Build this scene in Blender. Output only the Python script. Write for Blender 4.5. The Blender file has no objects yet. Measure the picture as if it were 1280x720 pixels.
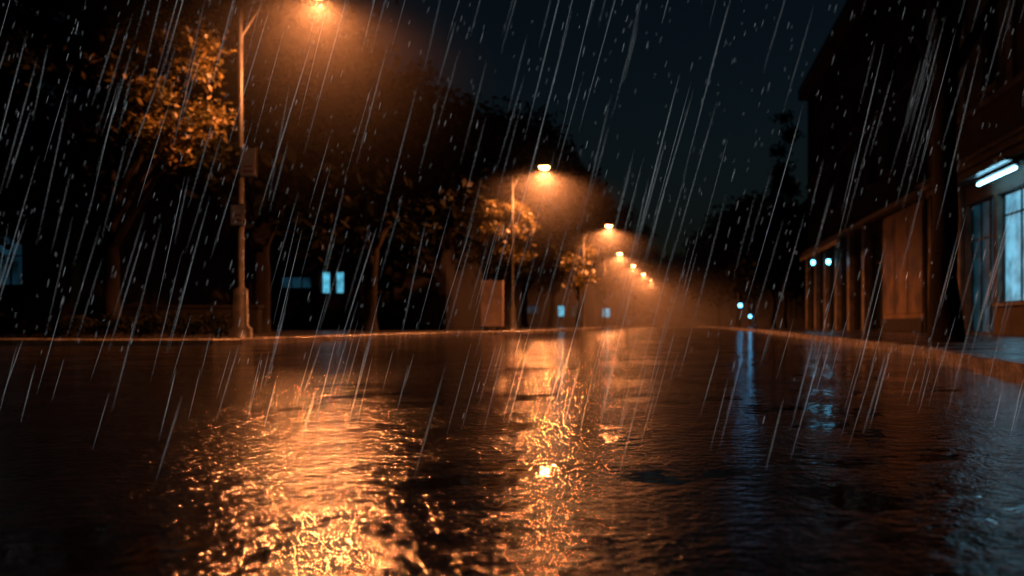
import bpy, math, random
import numpy as np
from mathutils import Vector
from mathutils.geometry import tessellate_polygon
random.seed(7)
scn=bpy.context.scene
scn.view_settings.view_transform='Standard'
scn.view_settings.look='None'
scn.view_settings.exposure=0

# ---------------------------------------------------------------- helpers
def link(o):
    scn.collection.objects.link(o); return o
def empty(name,loc=(0,0,0)):
    e=bpy.data.objects.new(name,None); e.location=loc; e.empty_display_size=.3
    return link(e)
class MB:
    def __init__(s): s.v=[]; s.f=[]; s.m=[]
    def face(s,pts,m=0):
        i=len(s.v); s.v+= [tuple(p) for p in pts]; s.f.append(tuple(range(i,i+len(pts)))); s.m.append(m)
    def box(s,x0,x1,y0,y1,z0,z1,m=0):
        i=len(s.v)
        s.v+=[(x0,y0,z0),(x1,y0,z0),(x1,y1,z0),(x0,y1,z0),(x0,y0,z1),(x1,y0,z1),(x1,y1,z1),(x0,y1,z1)]
        for f in ((0,3,2,1),(4,5,6,7),(0,1,5,4),(1,2,6,5),(2,3,7,6),(3,0,4,7)):
            s.f.append(tuple(i+k for k in f)); s.m.append(m)
    def obox(s,O,U,N,u0,u1,n0,n1,z0,z1,m=0):
        i=len(s.v)
        for z in (z0,z1):
            for (u,n) in ((u0,n0),(u1,n0),(u1,n1),(u0,n1)):
                p=O+U*u+N*n; s.v.append((p.x,p.y,z))
        for f in ((0,3,2,1),(4,5,6,7),(0,1,5,4),(1,2,6,5),(2,3,7,6),(3,0,4,7)):
            s.f.append(tuple(i+k for k in f)); s.m.append(m)
    def tube(s,pts,rad,n=10,m=0,cap=True):
        pts=[Vector(p) for p in pts]; i0=len(s.v)
        for k,p in enumerate(pts):
            a=pts[max(0,k-1)]; b=pts[min(len(pts)-1,k+1)]
            d=(b-a).normalized()
            ref=Vector((1,0,0)) if abs(d.x)<.8 else Vector((0,1,0))
            u=d.cross(ref).normalized(); w=d.cross(u)
            for j in range(n):
                t=2*math.pi*j/n
                s.v.append(tuple(p+(u*math.cos(t)+w*math.sin(t))*rad[k]))
        for k in range(len(pts)-1):
            for j in range(n):
                a=i0+k*n+j; b=i0+k*n+(j+1)%n
                s.f.append((a,b,b+n,a+n)); s.m.append(m)
        if cap:
            s.f.append(tuple(i0+j for j in range(n))); s.m.append(m)
            e=i0+(len(pts)-1)*n
            s.f.append(tuple(e+j for j in range(n))); s.m.append(m)
    def obj(s,name,mats,parent=None,smooth=False,bevel=0):
        me=bpy.data.meshes.new(name); me.from_pydata(s.v,[],s.f)
        for mt in mats: me.materials.append(mt)
        me.polygons.foreach_set('material_index',s.m)
        if smooth: me.polygons.foreach_set('use_smooth',[True]*len(s.f))
        me.update()
        o=link(bpy.data.objects.new(name,me))
        if parent:
            o.parent=parent; o.location=-Vector(parent.location)
        if bevel:
            b=o.modifiers.new('bevel','BEVEL'); b.width=bevel; b.segments=2; b.limit_method='ANGLE'
        return o

# ---------------------------------------------------------------- materials
def newmat(name):
    m=bpy.data.materials.new(name); m.use_nodes=True
    nt=m.node_tree; return m,nt,nt.nodes['Principled BSDF']
def noise(nt,vec,scale,detail=3,rough=.5):
    n=nt.nodes.new('ShaderNodeTexNoise'); n.inputs['Scale'].default_value=scale
    n.inputs['Detail'].default_value=detail; n.inputs['Roughness'].default_value=rough
    nt.links.new(vec,n.inputs['Vector']); return n
def ramp(nt,fac,stops):
    r=nt.nodes.new('ShaderNodeValToRGB'); nt.links.new(fac,r.inputs['Fac'])
    el=r.color_ramp.elements
    while len(el)<len(stops): el.new(.5)
    for e,(p,c) in zip(el,stops):
        e.position=p; e.color=c if len(c)==4 else (*c,1)
    return r
def mapr(nt,val,a,b,c,d):
    n=nt.nodes.new('ShaderNodeMapRange'); nt.links.new(val,n.inputs[0])
    for k,x in enumerate((a,b,c,d)): n.inputs[k+1].default_value=x
    return n
def pos(nt):
    return nt.nodes.new('ShaderNodeNewGeometry').outputs['Position']
def simple(name,col,rough=.5,metal=0,var=.35,scale=3,bump=.1,bscale=40,spec=.5):
    m,nt,b=newmat(name); p=pos(nt)
    n=noise(nt,p,scale,4,.6)
    r=ramp(nt,n.outputs['Fac'],[(.3,tuple(c*(1-var) for c in col)),(.7,tuple(min(1,c*(1+var)) for c in col))])
    nt.links.new(r.outputs['Color'],b.inputs['Base Color'])
    rr=mapr(nt,n.outputs['Fac'],.3,.7,max(.05,rough-.12),min(1,rough+.12))
    nt.links.new(rr.outputs[0],b.inputs['Roughness'])
    b.inputs['Metallic'].default_value=metal
    b.inputs['Specular IOR Level'].default_value=spec
    if bump:
        n2=noise(nt,p,bscale,2); bp=nt.nodes.new('ShaderNodeBump'); bp.inputs['Strength'].default_value=bump
        bp.inputs['Distance'].default_value=.02
        nt.links.new(n2.outputs['Fac'],bp.inputs['Height']); nt.links.new(bp.outputs[0],b.inputs['Normal'])
    return m
def emis(name,col,strength,var=0,scale=2,sampled=True):
    m,nt,b=newmat(name)
    b.inputs['Base Color'].default_value=(*[c*.2 for c in col],1)
    b.inputs['Roughness'].default_value=.3
    b.inputs['Emission Color'].default_value=(*col,1)
    b.inputs['Emission Strength'].default_value=strength
    if var:
        n=noise(nt,pos(nt),scale,2)
        r=mapr(nt,n.outputs['Fac'],.35,.65,strength*(1-var),strength)
        nt.links.new(r.outputs[0],b.inputs['Emission Strength'])
    if not sampled: m.cycles.emission_sampling='NONE'
    return m

def wet_asphalt():
    m,nt,b=newmat('wet_asphalt'); p=pos(nt); L=nt.links.new
    def mul(a,k):
        n=nt.nodes.new('ShaderNodeMath'); n.operation='MULTIPLY'; L(a,n.inputs[0])
        if isinstance(k,float): n.inputs[1].default_value=k
        else: L(k,n.inputs[1])
        return n.outputs[0]
    def add(a,c):
        n=nt.nodes.new('ShaderNodeMath'); n.operation='ADD'; L(a,n.inputs[0]); L(c,n.inputs[1]); return n.outputs[0]
    big=noise(nt,p,.9,8,.72)              # puddled / drained areas
    sx=nt.nodes.new('ShaderNodeSeparateXYZ'); L(p,sx.inputs[0])
    # crown of the carriageway drains; the right-hand lane holds more water
    camber=mapr(nt,sx.outputs['X'],-2.6,-.2,.035,-.03).outputs[0]
    pud=mapr(nt,add(big.outputs['Fac'],camber),.42,.56,0,1)   # 1=raised aggregate, 0 = water film
    agg=noise(nt,p,46,3,.6)
    mid=noise(nt,p,20,2,.5)
    rip=noise(nt,p,7,2,.5)
    col=ramp(nt,agg.outputs['Fac'],[(.35,(.006,.006,.007)),(.7,(.022,.021,.020))])
    L(col.outputs['Color'],b.inputs['Base Color'])
    ro=mapr(nt,pud.outputs[0],0,1,.06,.12); L(ro.outputs[0],b.inputs['Roughness'])
    b.inputs['IOR'].default_value=1.5
    k=mapr(nt,pud.outputs[0],0,1,.0004,.0042).outputs[0]
    k2=mapr(nt,pud.outputs[0],0,1,.0022,.0068).outputs[0]
    h=add(add(mul(agg.outputs['Fac'],k),mul(mid.outputs['Fac'],k2)), mul(rip.outputs['Fac'],.0034))
    bp=nt.nodes.new('ShaderNodeBump'); bp.inputs['Strength'].default_value=1; bp.inputs['Distance'].default_value=1
    L(h,bp.inputs['Height']); L(bp.outputs[0],b.inputs['Normal'])
    return m
def paving():
    m,nt,b=newmat('wet_paving'); p=pos(nt); L=nt.links.new
    br=nt.nodes.new('ShaderNodeTexBrick'); L(p,br.inputs['Vector'])
    br.inputs['Scale'].default_value=1; br.inputs['Brick Width'].default_value=.6; br.inputs['Row Height'].default_value=.4
    br.inputs['Mortar Size'].default_value=.012
    br.inputs['Color1'].default_value=(.06,.055,.05,1); br.inputs['Color2'].default_value=(.035,.035,.035,1); br.inputs['Mortar'].default_value=(.02,.02,.02,1)
    L(br.outputs['Color'],b.inputs['Base Color'])
    n=noise(nt,p,1.1,4,.6); ro=mapr(nt,n.outputs['Fac'],.35,.65,.08,.4); L(ro.outputs[0],b.inputs['Roughness'])
    n2=noise(nt,p,20,3)
    mx=nt.nodes.new('ShaderNodeMath'); mx.operation='MULTIPLY_ADD'; L(br.outputs['Fac'],mx.inputs[0]); mx.inputs[1].default_value=-.6; L(n2.outputs['Fac'],mx.inputs[2])
    bp=nt.nodes.new('ShaderNodeBump'); bp.inputs['Strength'].default_value=.8; bp.inputs['Distance'].default_value=.012
    L(mx.outputs[0],bp.inputs['Height']); L(bp.outputs[0],b.inputs['Normal'])
    return m
def leafmat(name,c1,c2,rough=.4,tl=.35,spec=.5):
    m,nt,b=newmat(name); L=nt.links.new
    oi=noise(nt,pos(nt),2.2,2,.7)
    r=ramp(nt,oi.outputs['Fac'],[(.35,c1),(.65,c2)])
    L(r.outputs['Color'],b.inputs['Base Color']); b.inputs['Roughness'].default_value=rough
    b.inputs['Specular IOR Level'].default_value=spec
    if tl:
        tr=nt.nodes.new('ShaderNodeBsdfTranslucent'); L(r.outputs['Color'],tr.inputs['Color'])
        mx=nt.nodes.new('ShaderNodeMixShader'); mx.inputs[0].default_value=tl
        L(b.outputs[0],mx.inputs[1]); L(tr.outputs[0],mx.inputs[2])
        L(mx.outputs[0],nt.nodes['Material Output'].inputs['Surface'])
    return m

M_road=wet_asphalt(); M_pave=paving()
M_earth=simple('wet_earth',(.03,.028,.022),.6,0,.4,1,.3,10)
M_kerb=simple('granite_kerb',(.24,.21,.18),.22,0,.5,4,.8,26)
M_bark=simple('bark',(.012,.010,.008),.85,0,.4,5,.8,18,.12)
M_leaf_lit=leafmat('leaves',(.05,.06,.02),(.22,.16,.05))  # paler leaf colour that stands in for lamplight on the near clumps
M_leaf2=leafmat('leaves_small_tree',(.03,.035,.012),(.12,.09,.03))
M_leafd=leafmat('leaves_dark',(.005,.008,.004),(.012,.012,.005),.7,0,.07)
M_metal=simple('painted_steel',(.03,.03,.03),.45,.2,.3,6,.05,40,.3)
M_stucco=simple('stucco',(.15,.10,.06),.5,0,.8,.8,.5,9,.25)
M_shopw=simple('shop_wall',(.075,.06,.045),.6,0,.5,1.2,.4,12,.2)
M_stone=simple('dark_stone',(.010,.010,.010),.8,0,.4,.9,.5,8,.08)
M_housew=simple('house_render',(.020,.019,.021),.8,0,.4,.9,.3,8,.08)
M_trim=simple('stone_trim',(.15,.12,.09),.5,0,.5,2,.3,20,.3)
M_board=simple('board_face',(.40,.32,.28),.45,0,.3,3,.1,20,.3)
M_dtrim=simple('dark_trim',(.025,.022,.02),.6,0,.35,2,.3,20,.15)
M_darkwood=simple('dark_joinery',(.025,.03,.032),.35,0,.3,5,.1)
M_glass=simple('dark_glass',(.012,.016,.02),.08,0,.3,1,.02,2)
M_roof=simple('roof_tiles',(.03,.022,.02),.6,0,.3,2,.4,12,.2)
M_white=simple('painted_plate',(.8,.75,.7),.4,0,.15,8,.05)
M_red=simple('sign_red',(.45,.04,.03),.4,0,.2,8,.0)
M_teal=emis('shop_glow_teal',(.02,.20,.32),.16,.7,1.3)
M_cyanwin=emis('lit_window_cyan',(.20,.60,.85),.95,.6,1.8)
M_tube=emis('fluorescent_tube',(.30,.74,1.0),15)
M_cyanlamp=emis('cyan_lamp',(.15,.68,1.0),9)
M_sig=emis('signal_lens',(.12,.55,1.0),9)
M_winblue=emis('dim_blue_window',(.06,.30,.5),.08,.9,1.2)
M_wincy=emis('bright_blue_window',(.13,.60,.85),1.0,.6,3)
M_lampface=emis('sodium_lens',(1.0,.36,.11),60)

# ---------------------------------------------------------------- ground, road, pavements
mb=MB(); mb.face([(-500,-300,0),(500,-300,0),(500,900,0),(-500,900,0)])
mb.obj('ground',[M_earth])
KR=[(2.2,-30),(2.3,-2),(2.55,3),(2.77,6.3),(3.1,8.6),(3.5,10.9),(3.7,14.5),(3.86,18.4),(4.3,28),(5.1,46),(5.3,70),(4.8,100),(4.0,130),(4.5,170),(8,260)]
KL=[(-70,16.9),(-30,16.95),(-11.4,17.05),(-10.6,17.15),(-10.0,17.4),(-9.6,17.8),(-9.42,18.4),(-9.4,20),(-9.2,28),(-8.4,34),(-7.4,38),(-6.9,44),(-6.4,62),(-6.8,88),(-6.2,106),(-5.5,124),(-4.9,140),(-4.8,170),(-3,260)]
road=[(-70,-30)]+KR+KL[::-1]
def polyface(name,pts,z,mat):
    tris=tessellate_polygon([[Vector((x,y,0)) for x,y in pts]])
    m=MB(); m.v=[(x,y,z) for x,y in pts]
    for t in tris:
        a,b,c=[Vector(m.v[i]) for i in t]
        if (b-a).cross(c-a).z<0: t=(t[0],t[2],t[1])
        m.f.append(tuple(t)); m.m.append(0)
    return m.obj(name,[mat])
polyface('road',road,.004,M_road)
def kerb(name,pts,side):
    P=[Vector((x,y,0)) for x,y in pts]
    off=[]
    for i,p in enumerate(P):
        d=(P[min(i+1,len(P)-1)]-P[max(i-1,0)]).normalized()
        off.append(p+Vector((d.y,-d.x,0))*side*.16)
    m=MB()
    for i in range(len(P)-1):
        ln=(P[i+1]-P[i]).length; n=max(1,round(ln/1.0)) 
        if P[i].y>60: n=max(1,round(ln/6))
        for k in range(n):
            gp=.006/(ln/n)*(1/n)
            t0=k/n+gp; t1=(k+1)/n-gp
            a=P[i].lerp(P[i+1],t0); b=P[i].lerp(P[i+1],t1)
            c=off[i].lerp(off[i+1],t1); d=off[i].lerp(off[i+1],t0)
            zt=.14+random.uniform(-.008,.008)
            ba=a.lerp(d,.12); bb=b.lerp(c,.12)
            A,B,C,D=[(q.x,q.y) for q in (a,b,c,d)]; BA=(ba.x,ba.y); BB=(bb.x,bb.y)
            quads=[[(*A,0),(*B,0),(*B,zt-.02),(*A,zt-.02)],[(*A,zt-.02),(*B,zt-.02),(*BB,zt),(*BA,zt)],
                   [(*BA,zt),(*BB,zt),(*C,zt),(*D,zt)],[(*A,0),(*A,zt-.02),(*BA,zt),(*D,zt),(*D,0)],[(*B,0),(*C,0),(*C,zt),(*BB,zt),(*B,zt-.02)]]
            for q in quads: m.face(q)
    m.obj(name,[M_kerb])
    return [(q.x,q.y) for q in off]
oR=kerb('kerb',KR,1); oL=kerb('kerb',KL,-1)
polyface('pavement',oR+[(90,260),(90,-30)],.130,M_pave)
polyface('pavement',oL+[(-120,260),(-120,17.11)],.130,M_pave)

# ---------------------------------------------------------------- street lamps
def fogmat(name,dens,aniso,radial=False):
    m=bpy.data.materials.new(name); m.use_nodes=True; nt=m.node_tree; nt.nodes.remove(nt.nodes['Principled BSDF'])
    vs=nt.nodes.new('ShaderNodeVolumeScatter'); vs.inputs['Density'].default_value=dens; vs.inputs['Anisotropy'].default_value=aniso
    vs.inputs['Color'].default_value=(.95,.95,.95,1)
    if radial:
        tc=nt.nodes.new('ShaderNodeTexCoord'); gr=nt.nodes.new('ShaderNodeTexGradient'); gr.gradient_type='SPHERICAL'
        nt.links.new(tc.outputs['Object'],gr.inputs['Vector'])
        pw=nt.nodes.new('ShaderNodeMath'); pw.operation='POWER'; nt.links.new(gr.outputs['Fac'],pw.inputs[0]); pw.inputs[1].default_value=2.2
        mu=nt.nodes.new('ShaderNodeMath'); mu.operation='MULTIPLY'; nt.links.new(pw.outputs[0],mu.inputs[0]); mu.inputs[1].default_value=dens
        nt.links.new(mu.outputs[0],vs.inputs['Density'])
    nt.links.new(vs.outputs[0],nt.nodes['Material Output'].inputs['Volume']); return m
M_fog1=fogmat('lamp_mist',.010,.3,True); M_fog1b=fogmat('lamp_mist_thick',.018,.3,True); M_fog2=fogmat('far_mist',.0055,.4)
def street_lamp(x,y,hx,h=8.0,power=1500,fog=None):
    root=empty('street_lamp',(x,y,.13))
    m=MB()
    m.tube([(x,y,.13),(x,y,.35),(x,y,.42),(x,y,1.25),(x,y,1.32),(x,y,4),(x,y,h+.1)],[.25,.25,.17,.15,.075,.065,.05],14)
    L=hx-x
    pts=[(x,y,h-.15)]+[(x+L*t*.82,y,h-.15+.42*math.sin(t*math.pi*.5)) for t in (.25,.5,.75,1)]
    m.tube(pts,[.035]*5,10)
    m.tube([(x,y,h-.9),(x+L*.35,y,h+.08)],[.018,.018],8)
    m.obj('pole',[M_metal],root,True)
    hb=MB(); prof=[(-.42,.05,.05),(-.30,.10,.07),(-.05,.16,.11),(.2,.17,.11),(.36,.12,.07),(.43,.03,.02)]
    n=12
    for (u,w,t) in prof:
        for j in range(n):
            a=math.pi*2*j/n
            zz=math.sin(a)*t; zz=max(zz,-.03)
            hb.v.append((hx+u,y+math.cos(a)*w,h+.24+zz))
    for k in range(len(prof)-1):
        for j in range(n):
            a=k*n+j; b=k*n+(j+1)%n
            hb.f.append((a,b,b+n,a+n)); hb.m.append(0)
    hb.f.append(tuple(range(n))); hb.m.append(0)
    hb.f.append(tuple(range((len(prof)-1)*n,len(prof)*n))); hb.m.append(0)
    hb.obj('housing',[M_metal],root,True)
    lb=MB()
    for (s,z) in [(1.0,.205),(.85,.10),(.4,.04)]:
        for j in range(12):
            a=math.pi*2*j/12; lb.v.append((hx+.07+math.cos(a)*.26*s,y+math.sin(a)*.15*s,h+z))
    for k in range(2):
        for j in range(12):
            a=k*12+j; b=k*12+(j+1)%12; lb.f.append((a,a+12,b+12,b)); lb.m.append(0)
    lb.f.append(tuple(range(24,36))); lb.m.append(0)
    lb.obj('lens',[M_lampface],root,True)
    ld=bpy.data.lights.new('lamp_light','SPOT'); ld.energy=power; ld.color=(1,.28,.08)
    ld.spot_size=math.radians(168); ld.spot_blend=.4; ld.shadow_soft_size=.16
    lo=link(bpy.data.objects.new('lamp_light',ld)); lo.parent=root; lo.location=(hx+.07-x,0,h-.04-.13)
    # lit pocket of drizzle round the head
    bpy.ops.mesh.primitive_ico_sphere_add(subdivisions=3,radius=1,location=(0,0,0))
    f=bpy.context.object; f.name='mist'; f.parent=root; f.location=(hx-x,0,h-.4-.13); f.scale=(5.2,5.2,5.6)
    f.data.materials.append(fog)
    return root
lamps=[(-10.04,18.6,-8.28),(-7.85,39.3,-6.35),(-6.95,62.8,-5.05),(-7.4,87.7,-5.8),(-6.7,106,-5.2),(-6.0,124,-4.5),(-5.4,140,-3.9)]
for i,(x,y,hx) in enumerate(lamps):
    street_lamp(x,y,hx,power=[5800,9500,10500,7000,5500,5500,5500][i],fog=M_fog1 if i<1 else M_fog1b)

def plate_sign(x,y,z0,z1,w,side):
    root=empty('traffic_sign',(x,y,z0)); m=MB()
    xa=x+(.03 if side>0 else -w*.55); xb=xa+w
    m.box(xa,xb,y-.12,y-.10,z0,z1,0)
    m.box(xa+.03,xb-.03,y-.124,y-.1205,z0+.03,z1-.03,1)
    m.box(xa+.08,xb-.08,y-.1275,y-.1245,z0+.12,z0+.16,2); m.box(xa+.08,xb-.08,y-.1275,y-.1245,z0+.24,z0+.27,2)
    m.obj('plate',[M_metal,M_white,M_red],root)
    b=MB(); b.tube([(x,y,z0+.12),(x,y,z0+.17)],[.1,.1],12); b.tube([(x,y,z1-.17),(x,y,z1-.12)],[.1,.1],12)
    b.obj('bracket',[M_metal],root,True)
plate_sign(-10.04,18.6,3.85,4.55,.40,1)
plate_sign(-10.04,18.6,2.72,3.24,.34,-1)

# ---------------------------------------------------------------- trees
def rand_in(c,r,rng,shell=.0):
    while True:
        v=rng.uniform(-1,1,3); l=np.linalg.norm(v)
        if shell<l<1: return np.array(c)+v*np.array(r)
def leaves(centers,n,spread,size,rng):
    idx=rng.integers(0,len(centers),n)
    P=np.array(centers)[idx]+rng.normal(0,1,(n,3))*spread*np.array([1,1,.7])
    a=rng.normal(0,1,(n,3)); a/=np.linalg.norm(a,axis=1,keepdims=True)
    b=rng.normal(0,1,(n,3)); b-=a*np.sum(a*b,axis=1,keepdims=True); b/=np.linalg.norm(b,axis=1,keepdims=True)
    s=(size*rng.uniform(.6,1.4,(n,1)))
    V=np.stack([P-a*s,P-b*s*.45+a*s*.1,P+a*s,P+b*s*.45+a*s*.1],1).reshape(-1,3)
    return V
def leafobj(name,V,mat,parent):
    n=len(V)//4
    me=bpy.data.meshes.new(name); me.vertices.add(len(V)); me.vertices.foreach_set('co',V.astype(np.float32).ravel())
    me.loops.add(4*n); me.loops.foreach_set('vertex_index',np.arange(4*n,dtype=np.int32))
    me.polygons.add(n); me.polygons.foreach_set('loop_start',np.arange(0,4*n,4,dtype=np.int32))
    me.materials.append(mat); me.update(); me.validate()
    o=link(bpy.data.objects.new(name,me))
    if parent: o.parent=parent; o.location=-Vector(parent.location)
    return o
def tree(x,y,trunk_h,cz,rx,rz,n,lsize,seed,mat,tr=.2,clumps=34,spread=.5,name='tree',off=(0,0),lean=.3,extra=None):
    rng=np.random.default_rng(seed)
    root=empty(name,(x,y,.12)); m=MB()
    cx,cy=x+off[0],y+off[1]
    top=Vector((x+off[0]*.4+rng.uniform(-lean,lean),y+rng.uniform(-lean,lean),trunk_h))
    base=Vector((x,y,.1)); pts=[]; rad=[]
    for k in range(7):
        t=k/6; p=base.lerp(top,t)+Vector((rng.normal(0,.04),rng.normal(0,.04),0))*(t>0)
        pts.append(p); rad.append(tr*(1-.35*t)*(1.35 if k==0 else 1))
    m.tube(pts,rad,12)
    cs=[rand_in((cx,cy,cz),(rx,rx,rz),rng,.35) for _ in range(clumps)]
    ex=[np.array(c) for c in extra] if extra else []
    for c in ex+cs[:max(8,clumps//2)]:
        c=Vector(c); s=Vector(pts[rng.integers(4,7)]); mid=s.lerp(c,.5)+Vector((0,0,rz*.12))
        m.tube([s,mid,c],[tr*.42,tr*.25,tr*.06],6)
    m.obj('trunk',[M_bark],root,True)
    leafobj('foliage',leaves(cs,n,spread,lsize,rng),mat,root)
    if ex: leafobj('foliage_lit_tint',leaves(ex,4200,.25,.08,rng),M_leaf_lit,root)  # lamp-side clumps: lit look put into the leaf colour
    return root
# near left tree, its near branches given paler leaves to look lit by the first lamp
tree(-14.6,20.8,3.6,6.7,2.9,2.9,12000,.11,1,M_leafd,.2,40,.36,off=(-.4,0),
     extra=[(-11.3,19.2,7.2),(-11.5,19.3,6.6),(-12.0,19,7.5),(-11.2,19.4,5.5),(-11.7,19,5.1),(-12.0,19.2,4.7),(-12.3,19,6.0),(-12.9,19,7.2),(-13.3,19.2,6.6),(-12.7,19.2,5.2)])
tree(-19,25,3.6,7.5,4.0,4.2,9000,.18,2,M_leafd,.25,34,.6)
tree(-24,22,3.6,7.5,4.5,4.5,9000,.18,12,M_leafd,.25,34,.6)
tree(-8.55,41,3.2,5.0,1.35,1.6,5000,.13,3,M_leaf2,.11,20,.3)
tree(-7.9,66,3.2,5.2,1.5,1.8,3000,.18,31,M_leaf2,.12,18,.35)
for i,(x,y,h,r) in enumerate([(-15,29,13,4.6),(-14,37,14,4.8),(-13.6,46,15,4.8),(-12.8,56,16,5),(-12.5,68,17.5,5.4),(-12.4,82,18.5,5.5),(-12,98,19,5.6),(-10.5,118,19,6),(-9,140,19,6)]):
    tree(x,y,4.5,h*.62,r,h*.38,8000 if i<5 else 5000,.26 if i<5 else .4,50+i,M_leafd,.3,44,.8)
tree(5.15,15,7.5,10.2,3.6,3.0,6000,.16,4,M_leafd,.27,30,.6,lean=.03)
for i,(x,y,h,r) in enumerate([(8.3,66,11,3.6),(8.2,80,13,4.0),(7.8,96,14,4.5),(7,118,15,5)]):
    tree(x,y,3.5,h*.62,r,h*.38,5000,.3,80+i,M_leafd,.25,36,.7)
tree(9.0,64,6,10.5,.75,7.0,3500,.2,90,M_leafd,.2,26,.35,name='cypress_tree')
rng=np.random.default_rng(5); cs=[]
for k in range(150):
    xx=rng.uniform(-70,90); hh=16+5*math.sin(xx*.13)+rng.uniform(-3,2)
    cs.append((xx,rng.uniform(190,215),rng.uniform(1,hh)))
leafobj('distant_trees',leaves(cs,22000,2.6,1.1,rng),M_leafd,None)
rng=np.random.default_rng(6); cs=[(xx,20+rng.uniform(-.25,.25),rng.uniform(.25,.55)) for xx in np.arange(-18,-11.2,.25)]
leafobj('hedge',leaves(cs,7000,.13,.05,rng),M_leafd,None)

# ---------------------------------------------------------------- buildings
def facade(mb,O,U,N,w,z0,z1,ops,depth=.28):
    """wall with real openings; ops: (u0,u1,a,b,glassmat,mullions,transom)"""
    us=sorted({0,w,*[o[0] for o in ops],*[o[1] for o in ops]}); zs=sorted({z0,z1,*[o[2] for o in ops],*[o[3] for o in ops]})
    def P(u,z,n=0):
        q=O+U*u+N*n; return (q.x,q.y,z)
    for i in range(len(us)-1):
        for j in range(len(zs)-1):
            um=(us[i]+us[i+1])/2; zm=(zs[j]+zs[j+1])/2
            if any(o[0]<um<o[1] and o[2]<zm<o[3] for o in ops): continue
            mb.face([P(us[i],zs[j]),P(us[i+1],zs[j]),P(us[i+1],zs[j+1]),P(us[i],zs[j+1])],0)
    for o in ops:
        u0,u1,a,b=o[:4]; gm=o[4]; d=-depth
        mb.face([P(u0,a),P(u0,b),P(u0,b,d),P(u0,a,d)],1); mb.face([P(u1,a),P(u1,a,d),P(u1,b,d),P(u1,b)],1)
        mb.face([P(u0,b),P(u1,b),P(u1,b,d),P(u0,b,d)],1); mb.face([P(u0,a),P(u0,a,d),P(u1,a,d),P(u1,a)],1)
        mb.face([P(u0,a,d+.02),P(u1,a,d+.02),P(u1,b,d+.02),P(u0,b,d+.02)],gm)
        t=.06
        for (p,q,r,s) in ((u0,u0+t,a,b),(u1-t,u1,a,b),(u0+t,u1-t,a,a+t),(u0+t,u1-t,b-t,b)):
            mb.obox(O,U,N,p+.002,q-.002,d+.03,d+.09,r+.002,s-.002,2)
        n=o[5]
        for k in range(1,n):
            c=u0+(u1-u0)*k/n; mb.obox(O,U,N,c-.03,c+.03,d+.03,d+.08,a+t,b-t,2)
        if len(o)>6 and o[6]:
            c=a+(b-a)*o[6]; mb.obox(O,U,N,u0+t,u1-t,d+.031,d+.085,c-.03,c+.03,2)
        if a>z0+.3: mb.obox(O,U,N,u0-.1,u1+.1,.003,.12,a-.1,a-.003,1)
def shell(mb,O,U,N,w,dep,z0,z1):
    def P(u,n,z):
        q=O+U*u+N*n; return (q.x,q.y,z)
    mb.face([P(0,0,z0),P(0,-dep,z0),P(0,-dep,z1),P(0,0,z1)],0)
    mb.face([P(w,0,z0),P(w,0,z1),P(w,-dep,z1),P(w,-dep,z0)],0)
    mb.face([P(0,-dep,z0),P(w,-dep,z0),P(w,-dep,z1),P(0,-dep,z1)],0)
    mb.face([P(0,0,z1),P(w,0,z1),P(w,-dep,z1),P(0,-dep,z1)],0)
X=Vector((1,0,0)); Y=Vector((0,1,0))
root=empty('shop_building',(10,8,.13)); mb=MB(); O=Vector((10,8,0)); w=23.2; N=-X
ops=[(2,5,.9,4.3,3,3,.75),(6,9,.9,4.3,3,3,.75),(10,13.4,.9,4.3,4,3,.75),(14.1,16.6,1.1,4.45,5,2,.8),(16.9,19.2,.15,4.5,4,3,.72),(19.9,22.3,.9,4.3,3,3,.75)]
for f,(a,b) in enumerate([(7.9,10.4),(11.6,14),(15.2,17.4)]):
    for k in range(6): ops.append((1.3+k*3.8,2.6+k*3.8,a,b,3,2,.7))
facade(mb,O,Y,N,w,.12,19,ops); shell(mb,O,Y,N,w,12,.12,19)
mb.obj('walls',[M_shopw,M_trim,M_darkwood,M_glass,M_teal,M_cyanwin],root)
mb=MB()
mb.obox(O,Y,N,-.1,w,.003,.35,5.55,5.75,0); mb.obox(O,Y,N,-.1,w,.003,.22,5.30,5.548,0); mb.obox(O,Y,N,-.1,w,.003,.5,5.752,5.86,0)
mb.obox(O,Y,N,0,w,.003,.16,7.35,7.55,0); mb.obox(O,Y,N,-.1,w+.1,.003,.6,18.4,19.1,0)
for k in range(7): mb.obox(O,Y,N,.05+k*3.8-.0,.5+k*3.8,.003,.11,7.56,18.38,0)
for k,u in enumerate([.3,5.3,9.3,13.6,19.35,22.5]): mb.obox(O,Y,N,u,u+.4,.003,.14,.13,5.28,0)
mb.obj('cornices',[M_trim],root,bevel=.015)
mb=MB()
mb.obox(O,Y,N,13.9,18.5,.15,.9,4.95,5.05,0); mb.tube([(9.5,22.1,4.78),(9.5,24.8,4.78)],[.045,.045],8,1)
mb.obox(O,Y,N,14.0,16.9,.42,.58,4.85,4.94,0)
mb.obj('canopy',[M_darkwood,M_tube],root)
mb=MB(); mb.tube([(9.8,30.9,.14),(9.8,30.9,18.3)],[.06,.06],8); mb.obj('downpipe',[M_metal],root,True)
root=empty('arcade_building',(10,31.3,.13)); mb=MB(); O=Vector((10,31.35,0)); w=27.6
ops=[(6.7,8.6,.15,4.9,3,2,.7)]
for k in range(5): ops.append((9.7+k*3.4,11.9+k*3.4,.15,4.7,3,2,.75))
for f,(a,b) in enumerate([(7.4,9.8),(11.0,13.4),(14.4,16.4)]):
    for k in range(8): ops.append((1.0+k*3.35,2.3+k*3.35,a,b,3,2,.7))
facade(mb,O,Y,N,w,.12,17.6,ops); shell(mb,O,Y,N,w,12,.12,17.6)
mb.obj('walls',[M_stone,M_dtrim,M_darkwood,M_glass],root)
mb=MB()
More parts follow.
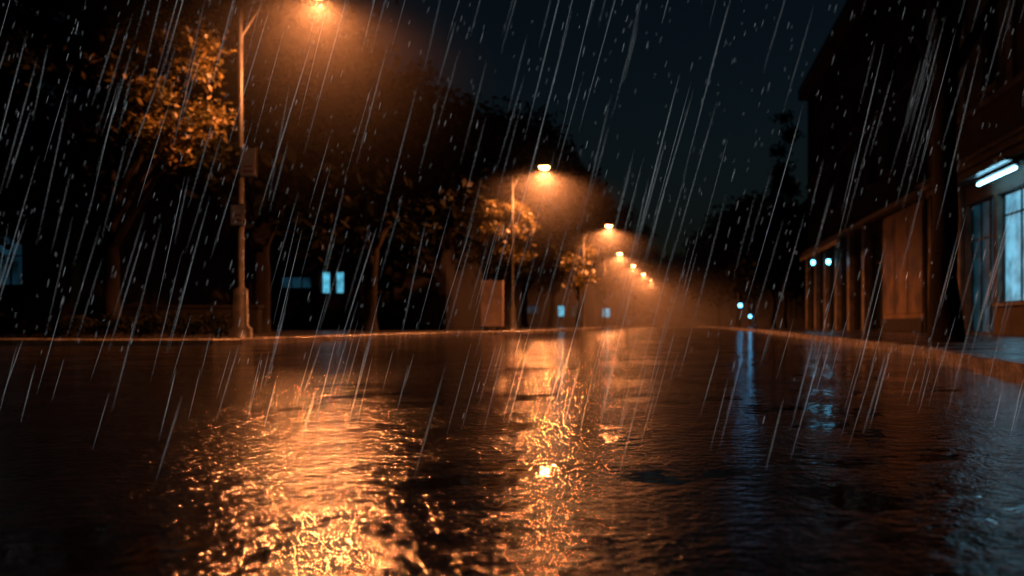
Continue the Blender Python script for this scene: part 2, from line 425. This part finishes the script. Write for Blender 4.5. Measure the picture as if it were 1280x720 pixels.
mb.obox(O,Y,N,.3,6.3,.003,.06,.14,5.4,0)
for k in range(3): mb.obox(O,Y,N,.3+k*2.0,2.2+k*2.0,.062,.10,.9,5.1,0)
mb.obox(O,Y,N,.3,6.3,.062,.14,.14,.7,1)
mb.obj('rendered_panel',[M_stucco,M_dtrim],root,bevel=.01)
mb=MB()
mb.obox(O,Y,N,0,w,.003,.45,5.5,5.72,0); mb.obox(O,Y,N,-.0,w,.003,.7,16.9,17.7,1); mb.obox(O,Y,N,0,w,.003,.15,10.4,10.6,1)
for k in range(6): mb.obox(O,Y,N,9.0+k*3.4,9.55+k*3.4,.003,.3,.13,5.48,0)
mb.obj('cornices',[M_trim,M_dtrim],root,bevel=.015)
mb=MB()
for (u0,u1) in ((8.9,14.5),(15,20.5)):
    q0=O+Y*u0; q1=O+Y*u1
    mb.face([(9.5,q0.y,5.3),(9.5,q1.y,5.3),(8.3,q1.y,4.75),(8.3,q0.y,4.75)],0)
    mb.face([(8.3,q0.y,4.75),(8.3,q1.y,4.75),(8.3,q1.y,4.5),(8.3,q0.y,4.5)],0)
mb.obj('awning',[M_trim],root)
def wall_lantern(x,y,z):
    r=empty('wall_lantern',(x,y,z)); m=MB()
    m.tube([(x+.6,y,z+.3),(x,y,z+.34)],[.02,.02],6); m.tube([(x,y,z+.34),(x,y,z+.2),(x,y,z+.16)],[.02,.1,.16],10)
    m.obj('bracket',[M_metal],r,True)
    m=MB(); m.tube([(x,y,z+.16),(x,y,z),(x,y,z-.12)],[.1,.14,.06],10); m.obj('globe',[M_cyanlamp],r,True)
wall_lantern(9.0,51,4.35); wall_lantern(9.1,46.5,4.05)
root=empty('terrace_building',(12,84,.13)); mb=MB(); O=Vector((13,62,0)); w=60
ops=[]
for f,(a,b) in enumerate([(1,3.4),(4.8,7),(8.2,10.2)]):
    for k in range(15): ops.append((1.2+k*3.9,2.6+k*3.9,a,b,3,2,.7))
facade(mb,O,Y,N,w,.12,12,ops); shell(mb,O,Y,N,w,12,.12,12); mb.obox(O,Y,N,0,w,.003,.5,11.5,12.1,1)
mb.obj('walls',[M_stone,M_dtrim,M_darkwood,M_glass],root)

def house(x0,y0,w,dep,h,ops,rh=2.6):
    root=empty('house',(x0,y0,.13)); mb=MB(); O=Vector((x0,y0,0)); N=-Y
    facade(mb,O,X,N,w,.12,h,ops); shell(mb,O,X,N,w,dep,.12,h)
    mb.obj('walls',[M_housew,M_housew,M_darkwood,M_glass,M_winblue,M_wincy],root)
    mb=MB(); e=.5; ym=y0+dep/2
    a=(x0-e,y0-e,h+.01); b=(x0+w+e,y0-e,h+.01); c=(x0+w+e,y0+dep+e,h+.01); d=(x0-e,y0+dep+e,h+.01); r1=(x0-e,ym,h+rh); r2=(x0+w+e,ym,h+rh)
    mb.face([a,b,r2,r1]); mb.face([c,d,r1,r2]); mb.face([a,r1,d]); mb.face([b,c,r2]); mb.obj('roof',[M_roof],root)
house(-31,30,10,10,6.0,[(1,2.6,1.2,3.2,3,2,.6),(3.6,4.9,1.9,3.8,4,3,.6),(5.4,6.6,1.9,3.8,4,2,.6),(7.6,8.8,1.2,3.2,3,2,.6)])
house(-26,46,13,9,5.8,[(1,2.4,1.2,3,3,2,.6),(3.4,5.2,2.5,3.2,4,3,0),(5.75,6.3,2.2,3.5,5,1,0),(6.55,7.1,2.2,3.5,5,1,0),(8.4,10,1.2,3,3,2,.6)])
house(-20,92,10,10,6,[(3,4.6,1.6,2.6,4,2,0),(6.8,7.6,1.3,2.6,5,1,0),(8.4,9.3,1.3,2.6,4,1,0)])
house(-16.5,128,9,10,6,[(1.5,3,1.5,3,5,2,0),(5,6.6,1.5,3,5,2,0)])
root=empty('garden_wall',(-16,27,.13)); mb=MB(); mb.box(-30,-14.0,27,27.3,.13,1.0,0); mb.box(-30.05,-13.95,26.95,27.35,1.003,1.1,0)
for k in range(6): mb.box(-29.8+k*3,-29.35+k*3,26.92,27.38,.13,1.0,0)
mb.obj('wall',[M_housew],root,bevel=.01)

root=empty('advertising_board',(-8.4,37.6,.13)); mb=MB()
mb.box(-8.95,-7.95,37.5,37.75,.35,2.5,0); mb.box(-8.87,-8.03,37.49,37.4975,.5,2.38,1); mb.box(-8.8,-8.6,37.55,37.7,.13,.348,2); mb.box(-8.3,-8.1,37.55,37.7,.13,.348,2)
mb.obj('panel',[M_board,M_board,M_metal],root,bevel=.01)

def traffic_light(x,y,z):
    root=empty('traffic_light',(x,y,.13)); mb=MB()
    mb.tube([(x,y,.13),(x,y,z+.9)],[.06,.05],10)
    mb.box(x-.19,x+.19,y-.3,y-.06,z-.22,z+.92,0)
    for k in range(3):
        c=z+.34*k
        mb.box(x-.16,x+.16,y-.44,y-.302,c+.155,c+.17,0)
    mb.obj('housing',[M_metal],root)
    for k in range(3):
        c=z+.34*k; m=MB()
        m.tube([(x,y-.302,c),(x,y-.33,c),(x,y-.35,c)],[.15,.15,.08],14)
        m.obj('lens_%d'%k,[M_sig if k==0 else M_glass],root)
traffic_light(5.1,60,1.85); traffic_light(7.6,78,1.2)

# ---------------------------------------------------------------- rain (streaks through the whole space)
rng=np.random.default_rng(57)
rv=[];rf=[]
def streak(p,d,ln,r):
    i=len(rv); d=d/np.linalg.norm(d); u=np.array([1,0,0])-d*d[0]; u/=np.linalg.norm(u); w=np.cross(d,u)
    for t,s in ((-.5,.15),(-.1,1),(.25,1),(.5,.1)):
        for k in range(3):
            a=2*math.pi*k/3; rv.append(p+d*ln*t+(u*math.cos(a)+w*math.sin(a))*r*s)
    for q in range(3):
        for k in range(3):
            a=i+q*3+k; b=i+q*3+(k+1)%3; rf.append((a,b,b+3,a+3))
def rainbatch(n,l0,l1,r0,r1,ymin,ymax,x0=-16,x1=10,zm=8.5):
    for _ in range(n):
        p=np.array([rng.uniform(x0,x1),rng.uniform(ymin,ymax),rng.uniform(.1,zm)])
        d=np.array([.27+rng.normal(0,.02),rng.normal(0,.04),1.0]); ln=rng.uniform(l0,l1)
        if p[2]-ln/2<.05: p[2]=ln/2+.06
        streak(p,d,ln,rng.uniform(r0,r1))
rainbatch(380,1.0,2.3,.0008,.0013,6.5,16)
rainbatch(2500,.04,.12,.0007,.0012,5.5,16)
rainbatch(100,.4,.9,.0003,.00045,3,6,-5,3,3.4)
rainbatch(350,.02,.045,.0003,.0005,2.4,5,-4.5,3,2.6)
rainbatch(120,.14,.34,.0002,.0003,2.0,3.6,-2.8,1.7,.4)
me=bpy.data.meshes.new('rain'); me.from_pydata([tuple(v) for v in rv],[],rf)
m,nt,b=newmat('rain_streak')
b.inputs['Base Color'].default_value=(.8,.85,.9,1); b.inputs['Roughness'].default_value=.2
b.inputs['Emission Color'].default_value=(.75,.85,.9,1); b.inputs['Emission Strength'].default_value=.45  # even glow stands in for light caught by the drops
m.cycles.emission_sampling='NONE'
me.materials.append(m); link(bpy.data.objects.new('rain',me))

# ---------------------------------------------------------------- mist at the far end
mb=MB(); mb.box(-45,45,70,185,-.5,20); mb.obj('mist',[M_fog2])

# ---------------------------------------------------------------- sky + faint moonlight
wd=bpy.data.worlds.new('World'); scn.world=wd; wd.use_nodes=True; nt=wd.node_tree
sky=nt.nodes.new('ShaderNodeTexSky'); sky.sky_type='NISHITA'; sky.sun_disc=False; sky.sun_elevation=math.radians(2); sky.sun_rotation=math.radians(200)
bg=nt.nodes['Background']; bg.inputs['Strength'].default_value=.0085
tint=nt.nodes.new('ShaderNodeMix'); tint.data_type='RGBA'; tint.blend_type='MULTIPLY'; tint.inputs['Factor'].default_value=1
tint.inputs['B'].default_value=(.27,.46,.68,1)
nt.links.new(sky.outputs[0],tint.inputs['A']); nt.links.new(tint.outputs['Result'],bg.inputs['Color'])
sl=bpy.data.lights.new('sun','SUN'); sl.energy=.002; sl.angle=math.radians(10); sl.color=(.6,.8,1)
so=link(bpy.data.objects.new('sun',sl)); so.rotation_euler=(math.radians(50),0,math.radians(20))

# ---------------------------------------------------------------- camera
cd=bpy.data.cameras.new('camera'); cam=link(bpy.data.objects.new('camera',cd))
cam.location=(0,0,.46); cam.rotation_euler=(math.radians(90),0,0)
cd.sensor_width=36; cd.lens=28.1; cd.shift_x=-200/1280; cd.shift_y=45/1280
cd.clip_start=.05; cd.clip_end=2000
cd.dof.use_dof=True; cd.dof.focus_distance=3.6; cd.dof.aperture_fstop=1.9
scn.camera=cam
